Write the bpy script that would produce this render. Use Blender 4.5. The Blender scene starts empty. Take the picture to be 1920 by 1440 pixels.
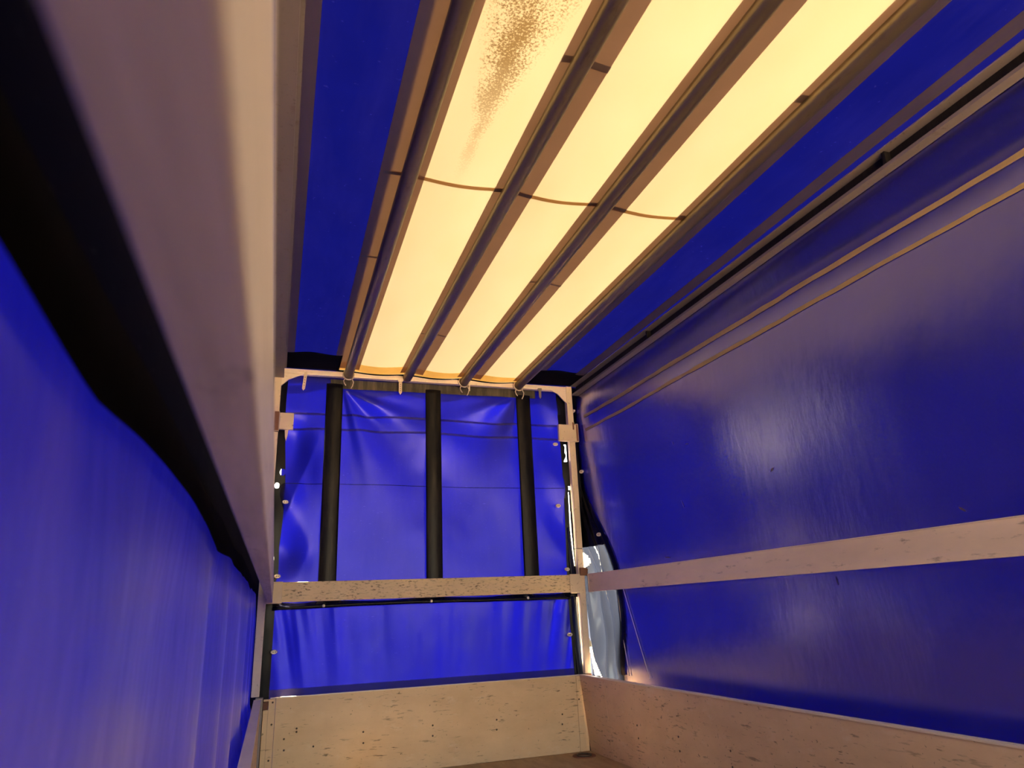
import bpy, bmesh, math, random
from mathutils import Vector, Matrix

random.seed(7)
S = bpy.context.scene
COL = S.collection

# ------------------------------------------------------------------ camera
cam_d = bpy.data.cameras.new('camera')
cam = bpy.data.objects.new('camera', cam_d)
COL.objects.link(cam)
PITCH, YAW, ROLL = 0.3195, 0.3333, -0.0416
cp, sp, cy, sy = math.cos(PITCH), math.sin(PITCH), math.cos(YAW), math.sin(YAW)
fwd = Vector((sy * cp, cy * cp, sp))
r0 = Vector((cy, -sy, 0))
u0 = r0.cross(fwd)
rr = r0 * math.cos(ROLL) + u0 * math.sin(ROLL)
uu = -r0 * math.sin(ROLL) + u0 * math.cos(ROLL)
cam.matrix_world = Matrix(((rr.x, uu.x, -fwd.x, 0.0495), (rr.y, uu.y, -fwd.y, -4.4122), (rr.z, uu.z, -fwd.z, 0.8684), (0, 0, 0, 1)))
cam_d.sensor_fit = 'HORIZONTAL'
cam_d.sensor_width = 36.0
cam_d.lens = 1274.5 / 1920 * 36
cam_d.clip_start = 0.01
cam_d.dof.use_dof = True
cam_d.dof.focus_distance = 3.6
cam_d.dof.aperture_fstop = 6.5
S.camera = cam

# ------------------------------------------------------------------ sky, sun, exposure
SUN_EL = math.radians(52)
SUN_DIR = Vector((-0.85, 0.40, 0)).normalized() * math.cos(SUN_EL) + Vector((0, 0, math.sin(SUN_EL)))
w = bpy.data.worlds.new('sky')
S.world = w
w.use_nodes = True
nt = w.node_tree
nt.nodes.clear()
sky = nt.nodes.new('ShaderNodeTexSky')
sky.sky_type = 'NISHITA'
sky.sun_disc = False
sky.sun_elevation = SUN_EL
sky.sun_rotation = math.atan2(SUN_DIR.x, SUN_DIR.y)
sky.air_density = 1.0
sky.dust_density = 6.0
sky.ozone_density = 1.0
bg = nt.nodes.new('ShaderNodeBackground')
bg.inputs['Strength'].default_value = 0.16
wo = nt.nodes.new('ShaderNodeOutputWorld')
haze = nt.nodes.new('ShaderNodeMix')
haze.data_type = 'RGBA'
haze.blend_type = 'MULTIPLY'
haze.inputs[0].default_value = 1.0
haze.inputs[7].default_value = (1.0, 0.84, 0.62, 1)      # warm white balance of the photograph
nt.links.new(sky.outputs[0], haze.inputs[6])
nt.links.new(haze.outputs[2], bg.inputs[0])
nt.links.new(bg.outputs[0], wo.inputs[0])

sun_d = bpy.data.lights.new('sun', 'SUN')
sun_d.energy = 9.0
sun_d.color = (1.0, 0.88, 0.68)
sun_d.angle = math.radians(0.55)
sun = bpy.data.objects.new('sun', sun_d)
COL.objects.link(sun)
sun.rotation_euler = SUN_DIR.to_track_quat('Z', 'Y').to_euler()
sun.location = SUN_DIR * 12

S.view_settings.view_transform = 'Standard'
S.view_settings.look = 'None'
S.view_settings.exposure = 4.7
S.view_settings.gamma = 1.0
S.view_settings.use_curve_mapping = False
S.cycles.max_bounces = 10
S.cycles.diffuse_bounces = 6
S.cycles.glossy_bounces = 4
S.cycles.caustics_reflective = False
S.cycles.caustics_refractive = False


# ------------------------------------------------------------------ material helpers
class N:
    def __init__(self, name):
        self.m = bpy.data.materials.new(name)
        self.m.use_nodes = True
        self.t = self.m.node_tree
        self.t.nodes.clear()
        self.out = self.t.nodes.new('ShaderNodeOutputMaterial')
        self.tc = self.t.nodes.new('ShaderNodeTexCoord')

    def node(self, typ, **kw):
        n = self.t.nodes.new(typ)
        for k, v in kw.items():
            setattr(n, k, v)
        return n

    def link(self, a, b):
        self.t.links.new(a, b)

    def val(self, sock, v):
        if hasattr(v, 'is_output') or isinstance(v, bpy.types.NodeSocket):
            self.link(v, sock)
        else:
            if isinstance(v, (tuple, list)) and len(v) == 3 and sock.type == 'RGBA':
                v = (*v, 1)
            sock.default_value = v

    def coord(self, scale=(1, 1, 1), rot=(0, 0, 0), loc=(0, 0, 0)):
        mp = self.node('ShaderNodeMapping')
        mp.inputs['Scale'].default_value = scale
        mp.inputs['Rotation'].default_value = rot
        mp.inputs['Location'].default_value = loc
        self.link(self.tc.outputs['Object'], mp.inputs[0])
        return mp.outputs[0]

    def noise(self, co, scale=5, detail=4, rough=0.55, dist=0.0):
        n = self.node('ShaderNodeTexNoise')
        n.inputs['Scale'].default_value = scale
        n.inputs['Detail'].default_value = detail
        n.inputs['Roughness'].default_value = rough
        n.inputs['Distortion'].default_value = dist
        self.link(co, n.inputs['Vector'])
        return n.outputs['Fac']

    def ramp(self, fac, a, b, ca=(0, 0, 0), cb=(1, 1, 1)):
        r = self.node('ShaderNodeValToRGB')
        r.color_ramp.elements[0].position = a
        r.color_ramp.elements[0].color = (*ca, 1)
        r.color_ramp.elements[1].position = b
        r.color_ramp.elements[1].color = (*cb, 1)
        self.link(fac, r.inputs[0])
        return r.outputs[0]

    def mix(self, fac, a, b, blend='MIX'):
        m = self.node('ShaderNodeMix', data_type='RGBA', blend_type=blend)
        self.val(m.inputs[0], fac)
        self.val(m.inputs[6], a)
        self.val(m.inputs[7], b)
        return m.outputs[2]

    def math(self, op, a, b=0.0):
        m = self.node('ShaderNodeMath', operation=op)
        self.val(m.inputs[0], a)
        self.val(m.inputs[1], b)
        return m.outputs[0]

    def bump(self, h, strength=0.3, dist=0.002):
        b = self.node('ShaderNodeBump')
        b.inputs['Strength'].default_value = strength
        b.inputs['Distance'].default_value = dist
        self.link(h, b.inputs['Height'])
        return b.outputs[0]

    def principled(self, col, rough=0.5, metal=0.0, spec=0.5, nrm=None):
        p = self.node('ShaderNodeBsdfPrincipled')
        self.val(p.inputs['Base Color'], col)
        self.val(p.inputs['Roughness'], rough)
        self.val(p.inputs['Metallic'], metal)
        self.val(p.inputs['Specular IOR Level'], spec)
        if nrm is not None:
            self.link(nrm, p.inputs['Normal'])
        return p.outputs[0]

    def translucent(self, col):
        p = self.node('ShaderNodeBsdfTranslucent')
        self.val(p.inputs['Color'], col)
        return p.outputs[0]

    def mixsh(self, fac, a, b):
        m = self.node('ShaderNodeMixShader')
        self.val(m.inputs[0], fac)
        self.link(a, m.inputs[1])
        self.link(b, m.inputs[2])
        return m.outputs[0]

    def done(self, sh):
        self.link(sh, self.out.inputs[0])
        return self.m


M = {}


def tarp_material(name, through, base, dustcol, dust_amt=0.5, fac=0.55, rough=0.34, streak=(3, 3, 0.6), spec=0.6):
    n = N(name)
    co = n.coord()
    d1 = n.noise(n.coord(streak), 2.2, 5, 0.6, 0.3)
    d2 = n.noise(co, 38, 3, 0.6)
    d = n.math('MULTIPLY', n.ramp(d1, 0.36, 0.70), n.math('ADD', n.math('MULTIPLY', d2, 0.5), 0.62))
    dd = n.math('MULTIPLY', d, dust_amt)
    col = n.mix(dd, base, dustcol)
    scratch = n.ramp(n.noise(n.coord((14, 14, 90), (0.3, 0.2, 0)), 3, 2, 0.5), 0.70, 0.76)
    col = n.mix(n.math('MULTIPLY', scratch, 0.18), col, (0.35, 0.33, 0.36))
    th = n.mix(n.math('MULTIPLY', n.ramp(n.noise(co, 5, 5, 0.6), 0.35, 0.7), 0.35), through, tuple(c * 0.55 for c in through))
    weave = n.noise(co, 420, 1, 0.5)
    h = n.math('ADD', n.math('MULTIPLY', weave, 0.03), n.noise(n.coord((5, 5, 2.2)), 3, 3, 0.5))
    nb = n.bump(h, 0.28, 0.006)
    rg = n.math('ADD', n.math('MULTIPLY', d1, 0.10), rough - 0.05)
    p = n.principled(col, 0.8, 0, 0.0, nb)
    body = n.mixsh(fac, p, n.translucent(th))
    geo = n.node('ShaderNodeNewGeometry')
    dt = n.node('ShaderNodeVectorMath', operation='DOT_PRODUCT')
    n.link(geo.outputs['Incoming'], dt.inputs[0])
    n.link(nb, dt.inputs[1])
    c1 = n.math('SUBTRACT', 1.0, n.math('ABSOLUTE', dt.outputs['Value']))
    fres = n.math('ADD', 0.055, n.math('MULTIPLY', n.math('POWER', n.math('MAXIMUM', c1, 0.0), 5.0), 0.945))
    gl = n.node('ShaderNodeBsdfGlossy')
    n.val(gl.inputs['Roughness'], rg)
    n.link(nb, gl.inputs['Normal'])
    gl.inputs['Color'].default_value = (0.9, 0.88, 0.9, 1)
    return n.done(n.mixsh(n.math('MINIMUM', n.math('MULTIPLY', fres, spec), 0.85), body, gl.outputs[0]))


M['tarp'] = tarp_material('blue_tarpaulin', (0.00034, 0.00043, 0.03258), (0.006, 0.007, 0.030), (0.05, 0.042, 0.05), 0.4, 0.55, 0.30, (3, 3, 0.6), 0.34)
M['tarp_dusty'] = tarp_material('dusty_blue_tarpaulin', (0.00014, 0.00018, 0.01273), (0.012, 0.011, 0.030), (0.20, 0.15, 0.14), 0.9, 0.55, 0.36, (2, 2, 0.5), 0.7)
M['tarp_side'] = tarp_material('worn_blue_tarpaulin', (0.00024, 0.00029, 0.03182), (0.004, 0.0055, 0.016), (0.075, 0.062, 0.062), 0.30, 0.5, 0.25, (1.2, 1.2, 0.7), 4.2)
M['tarp_shade'] = tarp_material('shade_blue_tarpaulin', (0.00070, 0.00056, 0.00980), (0.003, 0.002, 0.008), (0.006, 0.005, 0.008), 0.4, 0.5, 0.8, (3, 3, 3), 0.02)  # darkened blue, carries the shade behind the near slat
M['roof_blue'] = tarp_material('blue_roof_sheet', (0.00011, 0.00016, 0.00563), (0.004, 0.005, 0.022), (0.10, 0.09, 0.12), 0.3, 0.6, 0.5, (2, 0.5, 2), 0.03)


def cream(name, through):
    n = N(name)
    co = n.coord()
    sep = n.node('ShaderNodeSeparateXYZ')
    n.link(co, sep.inputs[0])
    X, Y = sep.outputs[0], sep.outputs[1]
    # a mildew stain trailing along the middle of the first bay, thickest towards the rear
    dx = n.math('ABSOLUTE', n.math('SUBTRACT', X, 0.603))
    yy = n.math('MULTIPLY', n.math('ADD', Y, 2.25), -1.0)          # 0 at y=-2.25, 0.9 at y=-3.15
    wid = n.math('ADD', n.math('MULTIPLY', n.math('MAXIMUM', n.math('SUBTRACT', yy, 0.30), 0.0), 0.20), 0.032)
    core = n.math('SUBTRACT', 1.0, n.math('DIVIDE', dx, wid))
    core = n.math('MAXIMUM', core, -0.6)
    fade = n.math('MINIMUM', n.math('MAXIMUM', n.math('MULTIPLY', yy, 1.5), 0.0), 1.0)
    speck = n.noise(co, 130, 4, 0.75)
    clump = n.noise(co, 9, 4, 0.6)
    m = n.math('ADD', n.math('MULTIPLY', core, 0.20), n.math('ADD', speck, n.math('MULTIPLY', n.math('SUBTRACT', clump, 0.5), 0.45)))
    mask = n.math('MULTIPLY', n.ramp(m, 0.56, 0.70), fade)
    inside = n.ramp(core, -0.6, 0.35)
    mask = n.math('MULTIPLY', mask, inside)
    # sparse flecks elsewhere
    fl = n.ramp(n.noise(co, 70, 3, 0.6), 0.70, 0.75)
    fl = n.math('MULTIPLY', fl, n.ramp(n.noise(co, 4, 3, 0.6), 0.45, 0.7))
    mottle = n.ramp(n.noise(n.coord((3, 1, 1)), 2.5, 5, 0.6), 0.35, 0.7)
    th = n.mix(n.math('MULTIPLY', mottle, 0.55), through, (through[0] * 0.93, through[1] * 0.83, through[2] * 0.72))
    th = n.mix(n.math('MULTIPLY', fl, 0.5), th, (0.02617, 0.01540, 0.00370))
    th = n.mix(n.math('MULTIPLY', mask, 0.92), th, (0.00750, 0.00420, 0.00110))
    col = n.mix(mask, (0.72, 0.60, 0.36), (0.22, 0.14, 0.06))
    p = n.principled(col, 0.55, 0, 0.3)
    return n.done(n.mixsh(0.6, p, n.translucent(th)))


M['cream'] = cream('cream_roof_sheet', (0.02108, 0.01688, 0.00958))


def simple_translucent(name, through, base, fac=0.5, rough=0.5, spec=0.3):
    n = N(name)
    v = n.noise(n.coord((1, 1, 1)), 6, 4, 0.6)
    th = n.mix(v, through, tuple(c * 0.75 for c in through))
    cl = n.mix(v, base, tuple(c * 0.7 for c in base))
    return n.done(n.mixsh(fac, n.principled(cl, rough, 0, spec), n.translucent(th)))


M['cream_hem'] = simple_translucent('cream_roof_hem', (0.98, 0.68, 0.28), (0.6, 0.45, 0.22), 0.9)
M['strip'] = simple_translucent('grey_reinforcing_strip', (0.46, 0.29, 0.22), (0.16, 0.125, 0.125), 0.5, 0.55)
M['seam_orange'] = simple_translucent('stitched_seam', (0.55, 0.32, 0.12), (0.36, 0.22, 0.10), 0.5)
M['seam_dark'] = simple_translucent('dark_overlap_mark', (0.40, 0.35, 0.40), (0.10, 0.075, 0.08), 0.5)
M['weld'] = simple_translucent('olive_weld_line', (0.10, 0.09, 0.10), (0.46, 0.33, 0.15), 0.15, 0.5, 0.3)
M['weld_dark'] = simple_translucent('grey_weld_line', (0.20, 0.16, 0.50), (0.06, 0.05, 0.055), 0.5, 0.5, 0.3)
M['flap'] = simple_translucent('pale_plastic_flap', (0.019, 0.027, 0.050), (0.04, 0.05, 0.08), 0.6, 0.18, 0.8)


def black_vinyl(name, base, dust, amt, rough=0.33, spec=0.13):
    n = N(name)
    d = n.ramp(n.noise(n.coord((9, 9, 0.9)), 3, 5, 0.65), 0.45, 0.72)
    sp = n.ramp(n.noise(n.coord(), 60, 3, 0.6), 0.60, 0.72)
    m = n.math('MULTIPLY', d, amt)
    m = n.math('ADD', m, n.math('MULTIPLY', sp, 0.12))
    col = n.mix(m, base, dust)
    return n.done(n.principled(col, rough, 0, spec, n.bump(n.noise(n.coord((6, 6, 2)), 4, 3, 0.5), 0.3, 0.004)))


M['strap'] = black_vinyl('black_strap', (0.004, 0.004, 0.006), (0.05, 0.04, 0.028), 0.4)
M['hem'] = black_vinyl('dark_navy_hem', (0.0025, 0.003, 0.007), (0.02, 0.018, 0.02), 0.25, 0.26)
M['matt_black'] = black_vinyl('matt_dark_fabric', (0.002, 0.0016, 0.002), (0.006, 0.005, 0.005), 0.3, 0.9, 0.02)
M['roof_hem'] = black_vinyl('dark_navy_roof_hem', (0.002, 0.0022, 0.007), (0.006, 0.006, 0.01), 0.3, 0.9, 0.02)
M['tophem'] = black_vinyl('dusty_olive_hem', (0.05, 0.045, 0.035), (0.17, 0.14, 0.10), 0.7, 0.5)
M['black'] = black_vinyl('black_rubber', (0.008, 0.007, 0.007), (0.04, 0.035, 0.03), 0.3, 0.5)


def metal_paint(name, base, dark, rust_amt=0.0, scale=(1, 1, 1), speck_amt=0.5, rough=0.45, metal=0.3, lo=0.60, hi=0.70, sscale=55, stretch=(1, 1, 1), var=0.3, rust=(0.12, 0.035, 0.01)):
    n = N(name)
    big = n.noise(n.coord(scale), 4, 5, 0.6)
    col = n.mix(n.math('MULTIPLY', n.ramp(big, 0.3, 0.75), var), base, tuple(c * 0.55 for c in base))
    sp = n.ramp(n.noise(n.coord(stretch), sscale, 4, 0.65), lo, hi)
    pat = n.ramp(n.noise(n.coord(scale), 7, 4, 0.6), 0.35, 0.62)
    col = n.mix(n.math('MULTIPLY', n.math('MULTIPLY', sp, pat), speck_amt), col, dark)
    if rust_amt:
        rs = n.ramp(n.noise(n.coord((1, 1, 1)), 11, 6, 0.7), 0.60, 0.66)
        col = n.mix(n.math('MULTIPLY', rs, rust_amt), col, rust)
    nb = n.bump(n.noise(n.coord(stretch), sscale * 0.5, 4, 0.6), 0.12, 0.002)
    return n.done(n.principled(col, n.math('ADD', n.math('MULTIPLY', big, 0.25), rough - 0.1), metal, 0.4, nb))


M['post'] = metal_paint('beige_painted_steel', (0.76, 0.62, 0.46), (0.10, 0.06, 0.03), 0.35, (1, 1, 1), 0.5, 0.5, 0.0)
M['plate'] = metal_paint('cream_painted_plate', (0.72, 0.58, 0.42), (0.12, 0.06, 0.03), 0.75, (1, 1, 1), 0.6, 0.5, 0.0)
M['rusty'] = metal_paint('rusty_steel', (0.20, 0.09, 0.05), (0.03, 0.015, 0.01), 0.8, (1, 1, 1), 0.7, 0.7, 0.1)
M['rail'] = metal_paint('galvanised_rail', (0.24, 0.20, 0.185), (0.08, 0.05, 0.03), 0.2, (1, 0.4, 1), 0.5, 0.45, 0.3)
M['cross'] = metal_paint('pale_cross_rail', (0.88, 0.74, 0.60), (0.14, 0.10, 0.07), 0.15, (0.6, 1, 1), 0.4, 0.45, 0.1)
M['slat_speck'] = metal_paint('speckled_slat', (0.78, 0.60, 0.37), (0.06, 0.035, 0.015), 0.0, (1.3, 1, 2), 0.95, 0.5, 0.0, 0.53, 0.62, 60, (0.5, 1, 1.6), 0.35)
M['slat'] = metal_paint('scuffed_aluminium_slat', (0.82, 0.66, 0.50), (0.10, 0.07, 0.05), 0.0, (1, 0.5, 1.4), 0.7, 0.42, 0.12, 0.60, 0.70, 26, (1, 0.4, 1.6), 0.45)
M['slat_near'] = metal_paint('weathered_aluminium_slat', (0.50, 0.42, 0.38), (0.07, 0.05, 0.04), 0.0, (20, 1.2, 26), 0.8, 0.45, 0.3, 0.60, 0.70, 22, (1, 0.5, 1), 0.7)
def board_material(name, base):
    n = N(name)
    big = n.noise(n.coord((0.8, 0.8, 1.4)), 3.5, 6, 0.62)
    col = n.mix(n.math('MULTIPLY', n.ramp(big, 0.35, 0.72), 0.45), base, (base[0] * 0.62, base[1] * 0.56, base[2] * 0.48))
    pale = n.ramp(n.noise(n.coord((1.5, 1.5, 3)), 5, 5, 0.65), 0.58, 0.72)
    col = n.mix(n.math('MULTIPLY', pale, 0.35), col, (0.80, 0.68, 0.52))
    zone = n.ramp(n.noise(n.coord(), 4.5, 4, 0.6), 0.42, 0.62)
    for rot, st, sc, lo, hi in (((0.0, 0.25, 0.0), (1, 1, 7), 7, 0.62, 0.68), ((0.3, -0.5, 0.3), (1.2, 1.2, 6), 13, 0.62, 0.69), ((0.0, 1.4, 0.0), (1, 1, 6), 9, 0.65, 0.71)):
        sc_ = n.ramp(n.noise(n.coord(st, rot), sc, 3, 0.6), lo, hi)
        col = n.mix(n.math('MULTIPLY', n.math('MULTIPLY', sc_, zone), 0.75), col, (0.07, 0.04, 0.02))
    dots = n.ramp(n.noise(n.coord(), 48, 3, 0.6), 0.66, 0.72)
    col = n.mix(n.math('MULTIPLY', dots, 0.7), col, (0.09, 0.055, 0.03))
    nb = n.bump(n.noise(n.coord((1, 1, 3)), 30, 4, 0.6), 0.12, 0.002)
    return n.done(n.principled(col, n.math('ADD', n.math('MULTIPLY', big, 0.25), 0.36), 0.12, 0.4, nb))


M['board'] = board_material('scratched_aluminium_board', (0.75, 0.545, 0.325))
M['boardlip'] = metal_paint('bright_board_edge', (0.86, 0.74, 0.58), (0.3, 0.2, 0.1), 0.0, (1, 1, 1), 0.3, 0.4, 0.2)
M['tube'] = metal_paint('galvanised_tube', (0.25, 0.195, 0.12), (0.10, 0.07, 0.04), 0.0, (3, 0.4, 3), 0.4, 0.40, 0.85, 0.55, 0.7, 50, (1, 0.3, 1), 0.4)
M['rivet'] = metal_paint('dark_rivet', (0.10, 0.07, 0.045), (0.03, 0.02, 0.01), 0.0, rough=0.5)
M['ring'] = metal_paint('pale_metal_eyelet', (0.78, 0.68, 0.50), (0.2, 0.12, 0.06), 0.0, (1, 1, 1), 0.5, 0.35, 0.3)
M['dark'] = metal_paint('dark_hole', (0.03, 0.022, 0.018), (0.01, 0.01, 0.01), 0.0)
M['wire'] = metal_paint('tie_cord', (0.62, 0.52, 0.42), (0.2, 0.15, 0.1), 0.0, rough=0.6, metal=0.0)


def plywood(name):
    n = N(name)
    g = n.noise(n.coord((2, 0.5, 1)), 9, 6, 0.65, 0.4)
    col = n.mix(n.ramp(g, 0.3, 0.7), (0.42, 0.28, 0.13), (0.27, 0.165, 0.07))
    sp = n.ramp(n.noise(n.coord(), 50, 4, 0.6), 0.62, 0.7)
    col = n.mix(n.math('MULTIPLY', sp, 0.6), col, (0.06, 0.035, 0.015))
    return n.done(n.principled(col, 0.5, 0, 0.4))


M['floor'] = plywood('brown_plywood_floor')


def concrete(name):
    n = N(name)
    g = n.noise(n.coord(), 0.8, 6, 0.6)
    return n.done(n.principled(n.mix(g, (0.52, 0.42, 0.30), (0.38, 0.30, 0.21)), 0.9))


M['ground'] = concrete('sunlit_concrete')


# ------------------------------------------------------------------ geometry helpers
def add_box(bm, x0, x1, y0, y1, z0, z1, bev=0.0, mat=0):
    r = bmesh.ops.create_cube(bm, size=1.0)
    vs = r['verts']
    for v in vs:
        v.co = Vector((x0 + (v.co.x + .5) * (x1 - x0), y0 + (v.co.y + .5) * (y1 - y0), z0 + (v.co.z + .5) * (z1 - z0)))
    fs = {f for v in vs for f in v.link_faces}
    for f in fs:
        f.material_index = mat
    if bev > 0:
        es = list({e for v in vs for e in v.link_edges})
        bmesh.ops.bevel(bm, geom=es, offset=bev, segments=2, profile=0.6, affect='EDGES')


def add_tube(bm, pts, rad, seg=10, closed=False, caps=True):
    pts = [Vector(p) for p in pts]
    rings = []
    n = len(pts)
    prev = None
    for i, p in enumerate(pts):
        if closed:
            t = (pts[(i + 1) % n] - pts[i - 1])
        else:
            t = pts[min(i + 1, n - 1)] - pts[max(i - 1, 0)]
        t.normalize()
        up = prev if prev is not None else (Vector((0, 0, 1)) if abs(t.z) < 0.9 else Vector((1, 0, 0)))
        a = t.cross(up)
        if a.length < 1e-6:
            a = t.cross(Vector((1, 0.3, 0)))
        a.normalize()
        b = a.cross(t)
        prev = b
        rings.append([bm.verts.new(p + a * (rad * math.cos(2 * math.pi * k / seg)) + b * (rad * math.sin(2 * math.pi * k / seg))) for k in range(seg)])
    m = n if closed else n - 1
    for i in range(m):
        A, B = rings[i], rings[(i + 1) % n]
        for k in range(seg):
            bm.faces.new((A[k], A[(k + 1) % seg], B[(k + 1) % seg], B[k]))
    if caps and not closed:
        bm.faces.new(rings[0][::-1])
        bm.faces.new(rings[-1])


def add_prism(bm, poly, d):
    """poly: 3-D points of a planar polygon; extruded by vector d"""
    d = Vector(d)
    a = [bm.verts.new(Vector(p)) for p in poly]
    b = [bm.verts.new(Vector(p) + d) for p in poly]
    n = len(a)
    bm.faces.new(a[::-1])
    bm.faces.new(b)
    for i in range(n):
        bm.faces.new((a[i], a[(i + 1) % n], b[(i + 1) % n], b[i]))


def grid(fn, nu, nv, keep=None):
    """a bmesh sheet from fn(u, v) with u, v in 0..1"""
    bm = bmesh.new()
    V = [[bm.verts.new(Vector(fn(i / nu, j / nv))) for j in range(nv + 1)] for i in range(nu + 1)]
    for i in range(nu):
        for j in range(nv):
            if keep is not None and not keep((i + .5) / nu, (j + .5) / nv):
                continue
            bm.faces.new((V[i][j], V[i + 1][j], V[i + 1][j + 1], V[i][j + 1]))
    loose = [v for v in bm.verts if not v.link_faces]
    bmesh.ops.delete(bm, geom=loose, context='VERTS')
    return bm


def thick(bm, t):
    """give a sheet a small real thickness"""
    bmesh.ops.recalc_face_normals(bm, faces=bm.faces)
    bmesh.ops.solidify(bm, geom=list(bm.faces), thickness=t)


def obj(name, bm, mats, parent=None, smooth=False):
    bmesh.ops.recalc_face_normals(bm, faces=bm.faces)
    me = bpy.data.meshes.new(name)
    bm.to_mesh(me)
    bm.free()
    for m in (mats if isinstance(mats, (list, tuple)) else [mats]):
        me.materials.append(M[m])
    if smooth:
        for p in me.polygons:
            p.use_smooth = True
    o = bpy.data.objects.new(name, me)
    COL.objects.link(o)
    if parent is not None:
        put(o, parent)
    return o


ROOTLOC = {}


def put(o, parent):
    o.parent = parent
    root = parent
    while root.parent is not None:
        root = root.parent
    if parent.parent is None:
        o.matrix_parent_inverse = Matrix.Translation(-ROOTLOC.get(parent.name, Vector((0, 0, 0))))


def tag(o, label, cat=None, group=None, kind=None):
    o['label'] = label
    if cat:
        o['category'] = cat
    if group:
        o['group'] = group
    if kind:
        o['kind'] = kind
    return o


def thing(name, label, cat, loc=(0, 0, 0), group=None, kind=None):
    o = bpy.data.objects.new(name, None)
    COL.objects.link(o)
    o.location = loc
    o.empty_display_size = 0.1
    ROOTLOC[o.name] = Vector(loc)
    return tag(o, label, cat, group, kind)


def inst(src, name, loc, parent, rot=None):
    """a linked-data copy of a part at a place"""
    c = src.copy()
    c.name = name
    COL.objects.link(c)
    put(c, parent)
    c.location = loc
    if rot:
        c.rotation_euler = rot
    return c


def sstep(a, b, x):
    t = min(1, max(0, (x - a) / (b - a)))
    return t * t * (3 - 2 * t)


def vnoise(x, y, seed=0):
    def h(i, j):
        s = math.sin(i * 127.1 + j * 311.7 + seed * 74.7) * 43758.5453
        return s - math.floor(s)
    xi, yi = math.floor(x), math.floor(y)
    fx, fy = x - xi, y - yi
    fx, fy = fx * fx * (3 - 2 * fx), fy * fy * (3 - 2 * fy)
    return (h(xi, yi) * (1 - fx) + h(xi + 1, yi) * fx) * (1 - fy) + (h(xi, yi + 1) * (1 - fx) + h(xi + 1, yi + 1) * fx) * fy - 0.5


# ------------------------------------------------------------------ main dimensions (metres)
YR = -6.5                       # unseen rear end behind the camera, left open to let fill light in
ZR = 2.43                       # roof sheet
ZB = 0.446                      # top of the drop-side boards
ZS0, ZS1 = 0.959, 1.073         # slat
SL = -0.033                     # the right-hand side splays outward towards the rear


def rx(y):                      # splay of the right-hand side
    return SL * y


# ------------------------------------------------------------------ ground and floor
bm = bmesh.new()
add_box(bm, -30, 30, -35, 30, -1.3, -1.15)
tag(obj('ground', bm, 'ground'), 'sunlit pale sandy yard outside the load space', 'ground', kind='structure')

bm = bmesh.new()
add_prism(bm, [(-0.06, 0.03, -0.03), (-0.06, YR, -0.03), (2.03 + rx(YR), YR, -0.03), (2.03, 0.03, -0.03)], (0, 0, 0.03))
tag(obj('floor', bm, 'floor'), 'worn brown plywood load floor with dark scuffs', 'floor', kind='structure')

# ------------------------------------------------------------------ back tarpaulin
YB = 0.07
wall_back = thing('wall_back', 'blue tarpaulin end wall with three black vertical bands', 'tarpaulin wall', (1.0, YB, 0.44), kind='structure')


def radial(x, z, ax, az, k, ph, reach, amp, a0, a1):
    dx, dz = x - ax, z - az
    r = math.hypot(dx, dz)
    an = math.atan2(-dz, dx)
    wgt = sstep(a0 - 0.15, a0 + 0.15, an) * (1 - sstep(a1 - 0.15, a1 + 0.15, an))
    return amp * math.sin(k * an + ph) * math.exp(-r / reach) * min(1, r / 0.25) * wgt


def back_y(x, z):
    y = YB
    # folds fanning out from the upper corner of the second panel
    y += radial(x, z, 0.39, 2.33, 8.5, 0.9, 0.8, 0.030, 0.30, 1.40)
    y += radial(x, z, 1.63, 2.36, 6, 1.0, 0.6, 0.022, 1.6, 2.8)
    # slack left panel
    wl = sstep(0.30, 0.10, x) * sstep(1.05, 1.3, z) * (1 - sstep(2.0, 2.2, z))
    y += wl * (0.034 * math.sin(8.0 * (z - 1.1) + 9 * x) + 0.016 * abs(math.sin(5.0 * z - 14 * x)))
    wr = sstep(1.74, 1.93, x) * sstep(1.05, 1.3, z)
    y += wr * 0.014 * math.sin(11 * z + 9 * x)
    # gentle billow of the two wide panels
    for c, hw in ((0.68, 0.28), (1.345, 0.28)):
        if abs(x - c) < hw:
            y += 0.012 * math.cos((x - c) / hw * math.pi / 2) * sstep(1.05, 1.5, z) * (1 - sstep(2.1, 2.32, z))
    y += 0.006 * vnoise(x * 4, z * 3, 1) + 0.003 * vnoise(x * 11, z * 8, 2)
    # below the slat: upright gathers, strongest near the two ends
    lo = 1 - sstep(0.90, 1.0, z)
    if lo > 0:
        amp = 0.028 * math.exp(-x / 0.26) + 0.016 * math.exp(-(2.0 - x) / 0.30) + 0.0012
        top = 0.35 + 0.65 * sstep(0.42, 0.85, z)
        k = (0.95 - z) * 0.30 * math.exp(-min(x, 2 - x) / 0.45)
        xx = x - k if x < 1 else x + k
        y += lo * amp * top * 2.6 * (vnoise(xx * 13, z * 0.7, 41) + 0.5 * vnoise(xx * 25, z * 0.9, 42))
        y += lo * 0.008 * vnoise(x * 5, z * 1.2, 5)
    k = sstep(2.33, 2.40, z)
    y = y * (1 - k) + k * YB
    k = sstep(0.45, 0.36, z)
    return y * (1 - k) + k * 0.034


X0, X1, Z0, Z1 = 0.036, 1.965, -0.02, 2.438
bm = grid(lambda u, v: (X0 + u * (X1 - X0), back_y(X0 + u * (X1 - X0), Z0 + v * (Z1 - Z0)), Z0 + v * (Z1 - Z0)), 200, 200)
tarp_b = obj('tarpaulin_sheet', bm, 'tarp', wall_back, True)

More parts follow.
